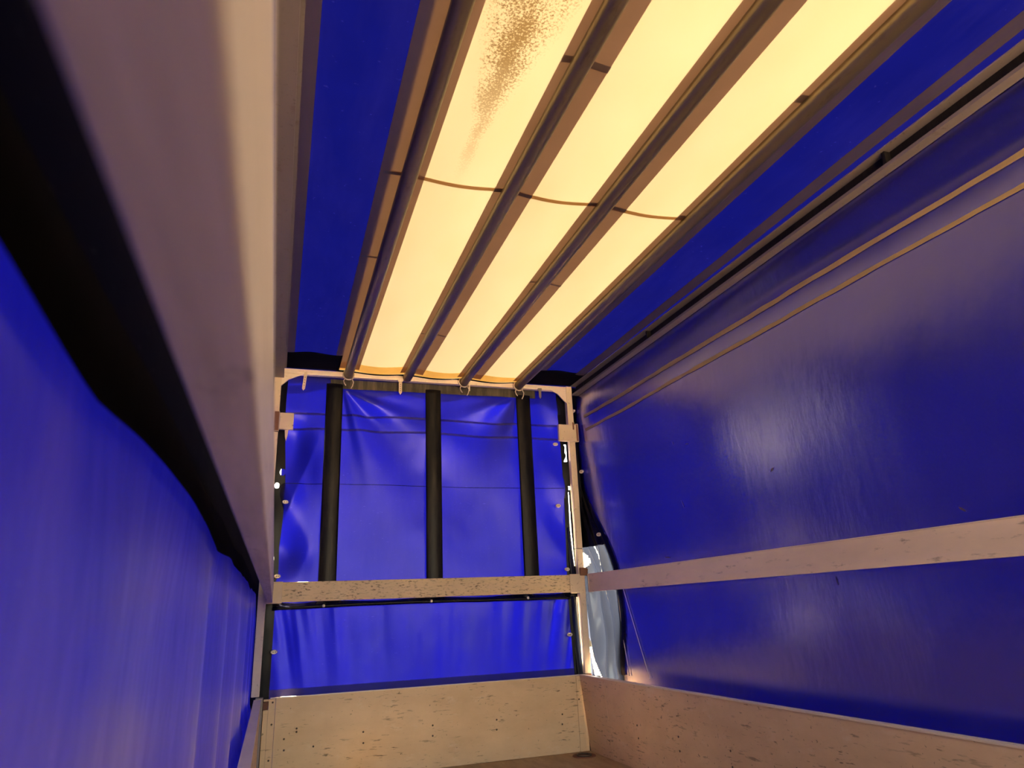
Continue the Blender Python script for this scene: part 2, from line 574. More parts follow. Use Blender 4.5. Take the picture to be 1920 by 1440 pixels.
# three black bands
for cx in (0.342, 1.010, 1.674):
    def f(u, v, cx=cx):
        lean = (v - 0.5) * -0.006
        x = cx + (u - 0.5) * 0.108 + lean
        z = 1.0 + v * 1.345
        return (x, YB - 0.024 - 0.012 * math.cos((u - 0.5) * math.pi * 0.9) - 0.004 * vnoise(cx * 7, z * 4, 3), z)
    bm = grid(f, 10, 40)
    thick(bm, 0.003)
    o = obj('vertical_band', bm, 'strap', wall_back, True)
    o['label'] = 'black dusty vertical band'

# hem strip along the top, two weld lines, one crease
bm = grid(lambda u, v: (0.31 + u * 1.46, YB - 0.018, 2.315 + 0.012 * u + v * 0.065 + (0.006 * vnoise(u * 9, v * 2, 4))), 40, 3)
thick(bm, 0.003)
obj('top_hem', bm, 'tophem', wall_back)
for zc, hh in ((2.134, 0.007), (2.034, 0.007), (1.672, 0.002)):
    bm = grid(lambda u, v: (0.045 + u * 1.91, back_y(0.045 + u * 1.91, zc) - 0.004, zc + (v - .5) * 2 * hh + 0.004 * math.sin(u * 6)), 120, 2)
    obj('weld_line', bm, 'weld_dark' if hh > 0.004 else 'hem', wall_back)

bm = grid(lambda u, v: (0.045 + u * 1.91, back_y(0.045 + u * 1.91, 0.44 + v * 0.04) - 0.004, 0.44 + v * 0.042), 120, 2)
o = obj('lower_hem', bm, 'weld_dark', wall_back, True)
# dark hems beside the posts, with ragged daylight gaps
HOLL = [(0.045, 1.743, 0.017, 0.022), (0.016, 1.658, 0.014, 0.018), (0.008, 1.213, 0.020, 0.030), (0.006, 1.30, 0.005, 0.016)]


def hemL(u, v):
    z = -0.02 + v * 2.46
    w = 0.052 + 0.014 * math.sin(z * 5.0) * sstep(1.0, 1.2, z) + 0.012 * sstep(1.3, 1.15, z) * sstep(1.08, 1.12, z)
    x = -0.075 + u * (w + 0.075)
    return (x, YB - 0.012 - 0.016 * math.sin(u * 2.6) * (0.6 + 0.8 * vnoise(z * 5, 1, 6)), z)


def keepL(u, v):
    p = hemL(u, v)
    return all(((p[0] - a) / c) ** 2 + ((p[2] - b) / e) ** 2 > 1 for a, b, c, e in HOLL)


bm = grid(hemL, 60, 640, keepL)
obj('edge_hem', bm, 'hem', wall_back, True)


def hemR(u, v):
    z = -0.02 + v * 2.46
    x = 1.945 + u * 0.215 + 0.008 * math.sin(z * 4 + 1) * (1 - u)
    return (x, YB - 0.012 - 0.014 * math.sin(min(1, u * 2) * 2.2) * (0.6 + 0.8 * vnoise(z * 5, 2, 7)), z)


def gapR(z):
    """limits of the daylight slit beside the right-hand post"""
    if 1.865 < z < 1.99:
        a = 1.972 + 0.010 * abs(math.sin((z - 1.865) * 25)) + 0.004 * math.sin(z * 90)
        return a, 1.990
    if 1.66 < z < 1.685:
        return 1.988, 1.999
    if 1.135 < z < 1.645:
        c = 1.986 + 0.050 * max(0, 1.40 - z) ** 1.2
        return c - 0.001 - 0.004 * math.sin((1.645 - z) / 0.51 * math.pi), c + 0.004
    if 0.50 < z < 0.93:
        return 1.992 - 0.008 * math.sin((z - 0.5) / 0.43 * math.pi), 2.000
    return 9, 9


def keepR(u, v):
    p = hemR(u, v)
    a, b = gapR(p[2])
    if a < p[0] < b:
        return False
    return p[0] < 2.062 or p[2] > 1.30


bm = grid(hemR, 130, 640, keepR)
obj('edge_hem', bm, 'hem', wall_back, True)

# pale slivers by the right-hand post, standing in for gloss on the hem
bm = grid(lambda u, v: (1.955 + u * 0.034 + 0.008 * (1 - v), YB - 0.030 + 0.012 * math.sin(u * 5 + v * 3) + 0.006 * vnoise(u * 4, v * 9, 8), 0.445 + v * 0.49), 10, 60)
obj('hem_gloss', bm, 'flap', wall_back, True)
bm = grid(lambda u, v: (1.958 + u * 0.026 * (1.15 - v), YB - 0.028 + 0.010 * math.sin(u * 4 + v * 2), 1.075 + v * 0.32), 8, 40)
obj('hem_gloss', bm, 'flap', wall_back, True)

# rolled dark hem hanging in scallops just under the slat
bm = bmesh.new()
pts = [(0.04 + i / 60 * 1.90, 0.035, 0.926 + 0.008 * math.sin(i / 60 * 3.2) + 0.004 * vnoise(i / 5, 0, 9)) for i in range(61)]
add_tube(bm, pts, 0.0115, 8)
obj('rolled_hem', bm, 'hem', wall_back, True)
for a, b in ((0.04, 0.329), (0.329, 0.986), (0.986, 1.634), (1.634, 1.95)):
    def f(u, v, a=a, b=b):
        x = a + u * (b - a)
        d = 0.5 - 0.5 * math.cos(u * 2 * math.pi)
        d = d ** 0.35
        return (x, 0.030 + 0.035 * d * (0.3 + v), 0.936 + v * (0.030 - 0.012 * d))
    bm = grid(f, 40, 4)
    obj('hem_scallop', bm, 'hem', wall_back, True)


def eyelet_mesh():
    bm = bmesh.new()
    a, b = 0.0195, 0.0125
    n = 20
    ring = lambda s, y: [bm.verts.new((s * a * math.cos(2 * math.pi * k / n), y, s * b * math.sin(2 * math.pi * k / n))) for k in range(n)]
    r1, r2, r3, r4 = ring(1, 0.004), ring(1, -0.002), ring(0.82, -0.006), ring(0.62, -0.004)
    for A, B in ((r1, r2), (r2, r3), (r3, r4)):
        for k in range(n):
            bm.faces.new((A[k], A[(k + 1) % n], B[(k + 1) % n], B[k]))
    bm.faces.new(r4)
    for sx in (-1, 1):
        vs = [bm.verts.new((sx * 0.0055 + 0.0030 * math.cos(2 * math.pi * k / 8), -0.0055, 0.0034 * math.sin(2 * math.pi * k / 8))) for k in range(8)]
        f = bm.faces.new(vs)
        f.material_index = 1
    return bm


eye0 = obj('eyelet', eyelet_mesh(), ['ring', 'dark'], wall_back)
EY = [(0.072, 1.552), (0.054, 1.109), (0.064, 0.687), (1.890, 1.543), (1.928, 1.111), (1.917, 0.693), (1.898, 1.985)]
for i, (x, z) in enumerate(EY):
    loc = (x, 0.026, z)
    if i == 0:
        eye0.location = loc
    else:
        inst(eye0, 'eyelet', loc, wall_back)

bm = bmesh.new()
bmesh.ops.create_uvsphere(bm, u_segments=10, v_segments=6, radius=0.0095)
for v in bm.verts:
    v.co.y *= 0.5
riv0 = obj('hem_rivet', bm, 'ring', wall_back, True)
for i, (x, z) in enumerate(((0.329, 0.931), (0.986, 0.936), (1.634, 0.935))):
    if i == 0:
        riv0.location = (x, 0.018, z)
    else:
        inst(riv0, 'hem_rivet', (x, 0.018, z), wall_back)

# ------------------------------------------------------------------ right tarpaulin
wall_right = thing('wall_right', 'worn blue tarpaulin side wall with olive weld lines behind the long slat', 'tarpaulin wall', (2.2, -2.5, 0.40), kind='structure')


def right_x(y, z):
    x = 2.077 + (2.36 - z) * 0.040 + rx(y)
    x += 0.010 * vnoise(y * 1.6, z * 1.4, 11) + 0.004 * vnoise(y * 4, z * 3, 12)
    # upright drape folds, faint
    x += 0.007 * math.sin(y * 5.3 + 0.8 * math.sin(z * 2)) * sstep(2.3, 1.6, z)
    # upper edge tucks in under the roof rail
    k = sstep(2.20, 2.36, z)
    x = x * (1 - k) + k * (2.0935 + 0.3 * rx(y))
    return x


def right_edge_y(z):
    return 0.085 - 0.38 * sstep(1.75, 1.0, z) + 0.08 * sstep(0.8, 0.45, z)


def fr(u, v):
    z = -0.02 + v * 2.445
    e = right_edge_y(z)
    y = e + (YR - e) * u ** 1.15
    k = sstep(0.38, 0.24, z)
    x = right_x(y, z) * (1 - k) + k * (1.994 - 0.034 * y + 0.045 * (1 - z / ZB) * sstep(-1.0, 0.0, y))
    return (x, y, z)


bm = grid(fr, 260, 110)
obj('tarpaulin_sheet', bm, 'tarp_side', wall_right, True)

for zc, hh in ((2.166, 0.012), (2.066, 0.010)):
    bm = grid(lambda u, v: (right_x(-0.10 + (YR + 0.15) * u, zc) - 0.004, -0.10 + (YR + 0.15) * u, zc + (v - .5) * 2 * hh + 0.004 * vnoise(u * 60, v, 13)), 240, 2)
    obj('weld_line', bm, 'weld', wall_right)


def fh(u, v):
    z = 0.45 + v * 1.90
    e = right_edge_y(z)
    y = e + 0.012 - u * 0.075
    return (right_x(y, z) - 0.006 - 0.010 * math.sin(u * 3.0) * (0.7 + vnoise(z * 7, u * 2, 14)), y, z)


bm = grid(fh, 10, 120)
obj('edge_hem', bm, 'hem', wall_right, True)


# crumpled plastic flap that closes the corner behind the post, full of daylight
def flap_at(u, z):
    ye = right_edge_y(z) - 0.05
    xe = right_x(ye, z) + 0.006
    y = 0.095 + u * (ye - 0.095)
    fold = (0.050 * vnoise(u * 9, z * 3, 15) + 0.018 * math.sin(u * 24 + z * 6)) * math.sin(u * math.pi) * (0.15 + 1.15 * sstep(1.30, 1.15, z))
    return (2.048 + u * (xe - 2.048) + fold, y + fold * 0.3, z)


def ff(u, v):
    return flap_at(u, -0.02 + v * 1.28)


def kf(u, v):
    z = -0.02 + v * 1.28
    if ((u - 0.17) / 0.11) ** 2 + ((z - 1.165) / 0.055) ** 2 < 1:
        return False
    if abs(u - (0.50 + (1.25 - z) * 0.45)) < 0.012 + 0.05 * max(0, 1.20 - z) and 0.985 < z < 1.25:
        return False
    if abs(u - (0.62 + (0.95 - z) * 0.5)) < 0.02 and 0.80 < z < 0.96:
        return False
    if z < 0.70 and abs(u - (0.06 + (0.70 - z) * 0.9)) < 0.40 * (0.70 - z):
        return False
    return True


bm = grid(lambda u, v: flap_at(u, 1.255 + v * 1.15), 30, 90)
o = obj('corner_gusset', bm, 'hem', wall_right, True)
bm = grid(ff, 60, 190, kf)
obj('corner_flap', bm, 'flap', wall_right, True)
# two thin pale cords tensioned across the corner
bm = bmesh.new()
add_tube(bm, [(right_x(-0.38, 0.962) - 0.008, -0.38, 0.962), (right_x(-0.56, 0.45) - 0.008, -0.56, 0.45)], 0.0026, 6)
obj('tension_cord', bm, 'wire', wall_right)
bm = bmesh.new()
add_tube(bm, [(right_x(-0.30, 0.93) - 0.008, -0.30, 0.93), (right_x(-0.31, 0.66) - 0.010, -0.31, 0.66), (right_x(-0.33, 0.45) - 0.008, -0.33, 0.45)], 0.0026, 6)
obj('tension_cord', bm, 'wire', wall_right)
for (y, z) in ((0.03, 2.243), (0.0, 1.784), (-0.15, 1.325)):
    inst(eye0, 'eyelet', (right_x(y, z) - 0.022, y, z), wall_right, (0, 0, math.radians(-65)))

# pale scuffs on the sheet (raised abrasions)
for (y, z, ln, ang) in ((-1.265, 1.691, 0.030, 0.2), (-1.13, 1.727, 0.022, 1.4), (-1.869, 1.428, 0.035, -0.6), (-1.132, 1.382, 0.05, 1.2), (-0.898, 1.114, 0.06, 0.1), (-2.72, 1.125, 0.03, 0.7), (-2.108, 0.925, 0.04, 1.5)):
    bm = bmesh.new()
    n = 7
    top, bot = [], []
    for i in range(n):
        t = i / (n - 1) - 0.5
        yy, zz = y + t * ln * math.cos(ang), z + t * ln * math.sin(ang)
        hw = 0.004 * math.cos(t * math.pi) * (0.6 + random.random() * 0.8)
        top.append(bm.verts.new((right_x(yy, zz) - 0.003, yy - hw * math.sin(ang), zz + hw * math.cos(ang))))
        bot.append(bm.verts.new((right_x(yy, zz) - 0.003, yy + hw * math.sin(ang), zz - hw * math.cos(ang))))
    for i in range(n - 1):
        bm.faces.new((top[i], top[i + 1], bot[i + 1], bot[i]))
    bmesh.ops.remove_doubles(bm, verts=bm.verts, dist=1e-5)
    obj('scuff_mark', bm, 'strip', wall_right)

# ------------------------------------------------------------------ left tarpaulin
wall_left = thing('wall_left', 'blue tarpaulin side wall close to the camera, hanging in soft upright folds', 'tarpaulin wall', (-0.06, -2.5, 0.40), kind='structure')


def left_x(y, z):
    x = -0.062
    x += 0.010 * math.sin(y * 9 + 1.2 * math.sin(y * 2.3)) * sstep(1.05, 0.85, z) * (0.5 + vnoise(y * 1.3, 0, 21) + 0.5)
    x += 0.008 * vnoise(y * 3.2, z * 1.2, 22)
    x += 0.010 * math.sin(y * 31) * sstep(-1.3, -0.2, y) * sstep(1.05, 0.8, z) * 0.6
    return min(x, -0.049)


bm = grid(lambda u, v: (left_x(0.100 + (YR - 0.100) * u, -0.02 + v * 2.45) + 0.018 * sstep(0.44, 0.34, -0.02 + v * 2.45), 0.100 + (YR - 0.100) * u, -0.02 + v * 2.45), 260, 90)
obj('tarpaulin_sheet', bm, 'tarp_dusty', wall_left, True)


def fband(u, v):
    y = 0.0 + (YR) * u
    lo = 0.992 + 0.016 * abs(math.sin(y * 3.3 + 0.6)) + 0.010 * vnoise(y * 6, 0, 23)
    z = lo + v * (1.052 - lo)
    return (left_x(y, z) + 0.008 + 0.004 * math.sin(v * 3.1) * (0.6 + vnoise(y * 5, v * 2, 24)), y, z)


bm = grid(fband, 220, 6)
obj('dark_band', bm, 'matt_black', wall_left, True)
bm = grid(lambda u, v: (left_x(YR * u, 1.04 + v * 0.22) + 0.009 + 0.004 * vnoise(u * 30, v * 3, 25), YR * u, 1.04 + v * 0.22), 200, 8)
o = obj('shade_strip', bm, 'tarp_shade', wall_left, True)  # dark sheet in place of the slat's shade on the tarpaulin
o['label'] = 'dark strip behind the slat, shade put into its colour'

# ------------------------------------------------------------------ roof
ceiling = thing('ceiling', 'sunlit cream and blue tarpaulin roof with grey reinforcing strips', 'tarpaulin roof', (1.0, -2.6, ZR), kind='structure')
TX = (0.4200, 0.8115, 1.2120, 1.6185)
SX = ((0.317, 0.483), (0.758, 0.913), (1.157, 1.325), (1.568, 1.730))


def roof_z(x, y=0):
    z = ZR
    for a, b in zip(TX[:-1], TX[1:]):
        if a < x < b:
            z -= 0.015 * math.sin((x - a) / (b - a) * math.pi) ** 1.3
    z += 0.004 * vnoise(x * 4, y * 1.5, 31)
    z -= 0.004
    return z


YF = 0.100
bm = grid(lambda u, v: (0.357 + u * 1.288, YF + (YR - YF) * v, roof_z(0.357 + u * 1.288, YF + (YR - YF) * v) + 0.004), 64, 160)
obj('cream_panel', bm, 'cream', ceiling, True)
bm = grid(lambda u, v: (-0.13 + u * 0.487, YF + (YR - YF) * v, roof_z(-0.13 + u * 0.487, YF + (YR - YF) * v) + 0.004), 16, 120)
obj('blue_panel', bm, 'roof_blue', ceiling, True)
bm = grid(lambda u, v: (1.645 + u * (0.62 + rx(YF + (YR - YF) * v)), YF + (YR - YF) * v, roof_z(1.645 + u * 0.45, YF + (YR - YF) * v) + 0.004), 16, 120)
obj('blue_panel', bm, 'roof_blue', ceiling, True)
for i, (a, b) in enumerate(SX + ((0.024, 0.068), (1.962, 2.030))):
    yb = (-0.06, -0.055, -0.05, -0.045, -0.09, -0.09)[i]
    bm = grid(lambda u, v: (a + u * (b - a), yb + (YR + 0.02 - yb) * v, roof_z(a + u * (b - a), yb + (YR + 0.02 - yb) * v) - 0.0015), 8, 160)
    obj('reinforcing_strip', bm, 'strip', ceiling, True)
# skirts added outside the walls, unseen, to block sun leaks
bm = grid(lambda u, v: (-0.13 + u * 2.40, YF + 0.006 * math.sin(u * 30), 2.375 + v * 0.057), 60, 4)
obj('sun_block_skirt', bm, 'roof_blue', ceiling, True)
bm = grid(lambda u, v: (-0.13 - 0.004 * math.sin(u * 50), YF + (YR - YF) * u, 2.24 + v * 0.192), 80, 4)
obj('sun_block_skirt', bm, 'roof_blue', ceiling, True)
bm = grid(lambda u, v: (2.265 + rx(YF + (YR - YF) * u), YF + (YR - YF) * u, 2.24 + v * 0.192), 80, 4)
obj('sun_block_skirt', bm, 'roof_blue', ceiling, True)
# doubled hem at the front edge
bm = grid(lambda u, v: (0.357 + u * 1.288, -0.022 + (-0.158 + 0.01 * math.sin(u * 14) + 0.06 * u) * v, roof_z(0.357 + u * 1.288) - 0.0005), 64, 8)
obj('cream_hem', bm, 'cream_hem', ceiling, True)
for a, b in ((-0.06, 0.357), (1.645, 2.11)):
    bm = grid(lambda u, v: (a + u * (b - a), 0.0 + (-0.30 + 0.015 * math.sin(u * 9 + a)) * v, roof_z(a + u * (b - a)) - 0.0005), 24, 8)
    thick(bm, 0.002)
    obj('dark_hem', bm, 'roof_hem', ceiling, True)
bm = grid(lambda u, v: (0.34 + u * 1.32, -0.024 + 0.10 * v + 0.004 * math.sin(u * 23) * (1 - v), roof_z(0.34 + u * 1.32) - 0.0025), 64, 4)
obj('edge_shadow_strip', bm, 'roof_hem', ceiling, True)  # dark strip in place of the shadow line above the cross rail
# seam across the cream sheet
bm = grid(lambda u, v: (0.36 + u * 1.285, -2.25 + (v - .5) * 0.022, roof_z(0.36 + u * 1.285, -2.25) - 0.0010), 80, 2)
obj('cross_seam', bm, 'seam_orange', ceiling, True)
for (a, b, y, wd) in ((0.325, 0.40, -1.60, 0.014), (0.758, 0.913, -2.945, 0.028), (0.758, 0.913, -0.77, 0.012), (1.157, 1.325, -1.55, 0.012), (1.568, 1.64, -3.0, 0.036), (1.568, 1.64, -0.735, 0.012), (0.758, 0.913, -2.25, 0.02), (1.157, 1.325, -2.26, 0.02), (1.568, 1.66, -2.27, 0.02), (0.33, 0.44, -2.25, 0.016)):
    bm = grid(lambda u, v: (a + u * (b - a), y + (v - .5) * wd, roof_z(a + u * (b - a), y) - 0.004), 8, 1)
    obj('overlap_mark', bm, 'seam_dark', ceiling)

# ------------------------------------------------------------------ roof tubes
TUBELAB = ('dark steel roof tube between the blue roof strip and the stained cream panel, leftmost',
           'steel roof tube second from the left, beside the stained cream panel',
           'steel roof tube third from the left, between two clean cream panels',
           'golden-lit steel roof tube beside the wide blue strip, rightmost of four')
ZT = 2.3966
for i, x in enumerate(TX):
    t = thing('roof_tube', TUBELAB[i], 'tube', (x, -2.7, ZT - 0.031), 'roof tubes')
    bm = bmesh.new()
    add_tube(bm, [(x, -0.004 - (0.03 if i == 1 else 0), ZT)] + [(x, -0.3 - k * 0.4, ZT) for k in range(15)] + [(x, YR + 0.06, ZT)], 0.0305, 28)
    obj('tube', bm, 'tube', t, True)
    if i != 1:
        bm = bmesh.new()
        for dy, tilt in ((-0.012, 0.45), (-0.022, 0.2)):
            pts = []
            for k in range(24):
                a = 2 * math.pi * k / 24
                pts.append((x + 0.0355 * math.cos(a), dy + tilt * 0.034 * math.sin(a), ZT - 0.003 + 0.0365 * math.sin(a)))
            add_tube(bm, pts, 0.0042, 6, closed=True)
        for k, (sx, ln) in enumerate(((-1, 0.055), (1, 0.075))):
            p0 = Vector((x + sx * 0.020, -0.034, ZT - 0.030))
            add_tube(bm, [p0, p0 + Vector((sx * 0.012, -0.004, -ln * 0.4)), p0 + Vector((sx * 0.006, -0.006, -ln * 0.75)), p0 + Vector((-sx * 0.004, -0.006, -ln))], 0.0036, 6)
        o = obj('tie_cord', bm, 'wire', t, True)
        o['label'] = 'pale cord lashing'

# ------------------------------------------------------------------ rails
t = thing('cross_rail', 'pale horizontal steel rail along the top of the end wall', 'rail', (1.0, 0.02, 2.385))
bm = bmesh.new()
add_box(bm, 0.001, 1.999, 0.0, 0.038, 2.385, 2.419, 0.003)
obj('bar', bm, 'cross', t)
bm = bmesh.new()
add_prism(bm, [(0.0, 0.004, 2.30), (0.0, 0.004, 2.385), (0.135, 0.004, 2.385), (0.10, 0.004, 2.372), (0.045, 0.004, 2.345)], (0, 0.010, 0))
obj('gusset', bm, 'cross', t)
bm = bmesh.new()
add_prism(bm, [(2.0, 0.004, 2.29), (2.0, 0.004, 2.385), (1.885, 0.004, 2.385), (1.93, 0.004, 2.362)], (0, 0.010, 0))
obj('gusset', bm, 'cross', t)


def side_rail(x_in, x_out, splay, label):
    t = thing('side_roof_rail', label, 'rail', ((x_in + x_out) / 2, -2.7, 2.352), 'side roof rails')
    s = 1 if x_out > x_in else -1
    k = SL if splay else 0

    def bar(x0, x1, z0, z1):
        bm = bmesh.new()
        xs = sorted((x0, x1))
        add_prism(bm, [(xs[0], 0.0, z0), (xs[1], 0.0, z0), (xs[1], 0.0, z1), (xs[0], 0.0, z1)], (0, YR, 0))
        if k:
            for v in bm.verts:
                v.co.x += k * 0.3 * v.co.y
        return bm
    obj('bottom_flange', bar(x_in + s * 0.012, x_out, 2.352, 2.359), 'rail', t)
    obj('top_flange', bar(x_in, x_out, 2.421, 2.427), 'rail', t)
    o = obj('web', bar(x_out - s * 0.012, x_out, 2.359, 2.421), 'black', t)
    o['label'] = 'dark rail web'
    obj('inner_lip', bar(x_in + s * 0.012, x_in + s * 0.017, 2.359, 2.366), 'rail', t)
    for y in (-1.1, -2.85, -4.4):
        bm = bmesh.new()
        xs = sorted((x_in + s * 0.016, x_out - s * 0.012))
        add_box(bm, xs[0] + k * 0.3 * y, xs[1] + k * 0.3 * y, y - 0.008, y + 0.008, 2.3592, 2.4208, 0.002)
        obj('web_stiffener', bm, 'black', t)
    return t


side_rail(2.034, 2.090, True, 'long dark roof rail above the worn tarpaulin wall with the olive weld lines')
side_rail(0.026, -0.045, False, 'long dark roof rail above the near slat, beside the narrow blue roof strip')

# ------------------------------------------------------------------ corner posts
tL = thing('corner_post', 'slim beige corner post where the near slat meets the end wall', 'post', (-0.02, 0.02, 0.0), 'corner posts')
bm = bmesh.new()
add_box(bm, -0.045, 0.0, 0.002, 0.045, 0.455, 2.424, 0.004)
obj('upright', bm, 'post', tL)
bm = bmesh.new()
add_box(bm, -0.020, 0.022, -0.012, 0.040, 0.0, 0.452, 0.004)
o = obj('lower_stake', bm, 'rail', tL)
bm = bmesh.new()
add_box(bm, 0.023, 0.050, -0.008, 0.004, 0.388, 0.428, 0.003)
obj('latch', bm, 'rusty', tL)
bm = bmesh.new()
add_box(bm, 0.004, 0.090, -0.034, -0.004, 2.0, 2.108, 0.004)
add_box(bm, -0.030, 0.004, -0.024, 0.002, 1.99, 2.120, 0.003, 1)
o = obj('slat_pocket', bm, ['plate', 'rusty'], tL)
o['label'] = 'cream painted slat pocket'
bm = bmesh.new()
add_prism(bm, [(0.040, -0.018, 2.0), (0.062, -0.018, 2.0), (0.058, -0.018, 1.955), (0.052, -0.018, 1.925), (0.044, -0.018, 1.955)], (0, 0.004, 0))
obj('pocket_tongue', bm, 'plate', tL)

tR = thing('corner_post', 'rusty beige corner post between the end wall and the daylit corner gap', 'post', (2.02, 0.02, 0.0), 'corner posts')
bm = bmesh.new()
add_box(bm, 2.0, 2.045, 0.002, 0.045, 0.45, 1.245, 0.004)
add_box(bm, 2.0, 2.045, 0.002, 0.045, 1.248, 2.424, 0.004)
obj('upright', bm, 'post', tR)
bm = bmesh.new()
add_box(bm, 1.998, 2.110, 0.0, 0.050, 0.0, 0.432, 0.004)
obj('lower_stake', bm, 'black', tR)
bm = bmesh.new()
add_box(bm, 1.975, 2.050, -0.012, 0.0, 0.380, 0.412, 0.004)
add_box(bm, 1.995, 2.040, -0.016, -0.002, 0.395, 0.450, 0.006)
obj('latch', bm, 'rusty', tR)
bm = bmesh.new()
add_box(bm, 1.906, 2.040, -0.034, -0.004, 1.998, 2.120, 0.006)
add_box(bm, 2.040, 2.062, -0.030, 0.000, 1.996, 2.130, 0.004, 1)
add_box(bm, 2.012, 2.030, -0.036, -0.030, 2.080, 2.140, 0.003, 1)
o = obj('slat_pocket', bm, ['plate', 'rusty'], tR)
o['label'] = 'cream painted slat pocket streaked with rust'
bm = bmesh.new()
add_box(bm, 2.006, 2.052, -0.020, 0.0, 1.066, 1.118, 0.004)
add_box(bm, 2.0525, 2.066, -0.012, 0.03, 1.062, 1.112, 0.003)
o = obj('slat_hook', bm, 'rusty', tR)

# ------------------------------------------------------------------ slats
t = thing('end_wall_slat', 'speckled tan slat across the blue end wall', 'slat', (1.0, 0.012, ZS0))
bm = bmesh.new()
add_box(bm, 0.084, 1.934, 0.0, 0.024, ZS0, ZS1, 0.003)
obj('plank', bm, 'slat_speck', t)
for a, b in ((-0.004, 0.0875), (1.930, 2.040)):
    bm = bmesh.new()
    add_box(bm, a, b, -0.008, -0.0005, ZS0 - 0.006, ZS1 + 0.004, 0.003)
    if a < 1:
        add_box(bm, 0.002, b, -0.0005, 0.028, ZS1, ZS1 + 0.004)
    o = obj('end_sleeve', bm, 'plate', t)
    o['label'] = 'cream painted end sleeve'

t = thing('near_side_slat', 'weathered grey slat running past the lens, lit golden on its inner face', 'slat', (0.022, -2.7, ZS0))
bm = bmesh.new()
add_box(bm, 0.009, 0.0365, YR + 0.1, -0.012, ZS0, ZS1, 0.002)
obj('plank', bm, 'slat_near', t)
bm = bmesh.new()
add_box(bm, 0.0070, 0.0385, -0.010, -0.0085, ZS0 - 0.002, ZS1 + 0.002)
obj('end_cap', bm, 'plate', t)

t = thing('far_side_slat', 'long scuffed grey-brown slat crossing the worn side tarpaulin', 'slat', (2.16, -2.7, ZS0))
bm = bmesh.new()
sx0 = 2.058
add_prism(bm, [(sx0, -0.03, ZS0), (sx0 + 0.026, -0.03, ZS0), (sx0 + 0.026, -0.03, ZS1), (sx0 + 0.003, -0.03, ZS1), (sx0, -0.03, ZS1 - 0.003)], (0, YR + 0.1, 0))
for v in bm.verts:
    v.co.x += -0.035 * v.co.y
obj('plank', bm, 'slat', t)
bm = bmesh.new()
add_prism(bm, [(sx0 + 0.0004, -0.031, ZS1), (sx0 + 0.0256, -0.031, ZS1), (sx0 + 0.0256, -0.031, ZS1 + 0.003), (sx0 + 0.0004, -0.031, ZS1 + 0.003)], (0, YR + 0.11, 0))
for v in bm.verts:
    v.co.x += -0.035 * v.co.y
o = obj('top_edge', bm, 'boardlip', t)  # separate strip, paler than the plank
o['label'] = 'paler top edge'
bm = bmesh.new()
add_prism(bm, [(sx0 - 0.002, -0.016, ZS0 - 0.002), (sx0 + 0.028, -0.016, ZS0 - 0.002), (sx0 + 0.028, -0.016, ZS1 + 0.003), (sx0 - 0.002, -0.016, ZS1 + 0.003)], (0, -0.013, 0))
obj('end_cap', bm, 'slat', t)

# ------------------------------------------------------------------ drop-side boards
bm = bmesh.new()
bmesh.ops.create_uvsphere(bm, u_segments=8, v_segments=5, radius=0.0055)
rivet_me = bpy.data.meshes.new('rivet')
for v in bm.verts:
    v.co.y *= 0.45
bm.to_mesh(rivet_me)
bm.free()
rivet_me.materials.append(M['rivet'])


def rivet(loc, parent, rotz=0):
    o = bpy.data.objects.new('rivet', rivet_me)
    COL.objects.link(o)
    put(o, parent)
    o.location = loc
    o.rotation_euler = (0, 0, rotz)


t = thing('end_drop_board', 'scratched pale aluminium board at the foot of the blue end wall', 'drop board', (1.0, 0.012, 0.0), 'drop-side boards')
bm = bmesh.new()
add_box(bm, 0.0905, 1.9305, 0.0, 0.024, 0.001, ZB - 0.004, 0.001)
obj('panel', bm, 'board', t)
for a, b in ((0.052, 0.089), (1.932, 1.972)):
    bm = bmesh.new()
    add_box(bm, a, b, -0.001, 0.025, 0.001, ZB - 0.006, 0.002)
    obj('end_profile', bm, 'board', t)
bm = bmesh.new()
add_box(bm, 0.025, 0.0515, 0.0005, 0.022, 0.001, 0.386, 0.001)
add_box(bm, 0.025, 0.0515, 0.0005, 0.022, 0.430, ZB - 0.006, 0.001)
obj('latch_profile', bm, 'board', t)
bm = bmesh.new()
add_box(bm, 1.9725, 1.996, 0.0005, 0.022, 0.001, 0.376, 0.001)
obj('latch_profile', bm, 'board', t)
bm = bmesh.new()
add_box(bm, 0.06, 1.965, -0.002, 0.026, ZB - 0.0038, ZB + 0.001, 0.001)
o = obj('top_edge', bm, 'boardlip', t)
o['label'] = 'bright top edge'
for x, z in ((0.211, 0.279), (0.581, 0.23), (0.583, 0.172), (0.988, 0.23), (0.988, 0.174), (0.146, 0.231), (0.306, 0.18), (0.149, 0.175), (0.075, 0.31), (0.071, 0.131), (0.074, 0.423), (1.387, 0.228), (1.385, 0.173), (1.822, 0.224), (1.818, 0.167), (1.943, 0.302), (0.211, 0.262)):
    rivet((x, -0.001, z), t)

t = thing('far_drop_board', 'long scratched grey aluminium board below the worn side tarpaulin', 'drop board', (2.05, -2.7, 0.0), 'drop-side boards')
bx0 = 1.955


def rboard(y0, y1, x0, x1, z0, z1):
    bm = bmesh.new()
    add_prism(bm, [(bx0 + x0, y0, z0), (bx0 + x1, y0, z0), (bx0 + x1, y0, z1), (bx0 + x0, y0, z1)], (0, y1 - y0, 0))
    for v in bm.verts:
        v.co.x += -0.034 * v.co.y + (0.045 * (1 - v.co.z / ZB)) * sstep(-1.0, 0.0, v.co.y)
    return bm


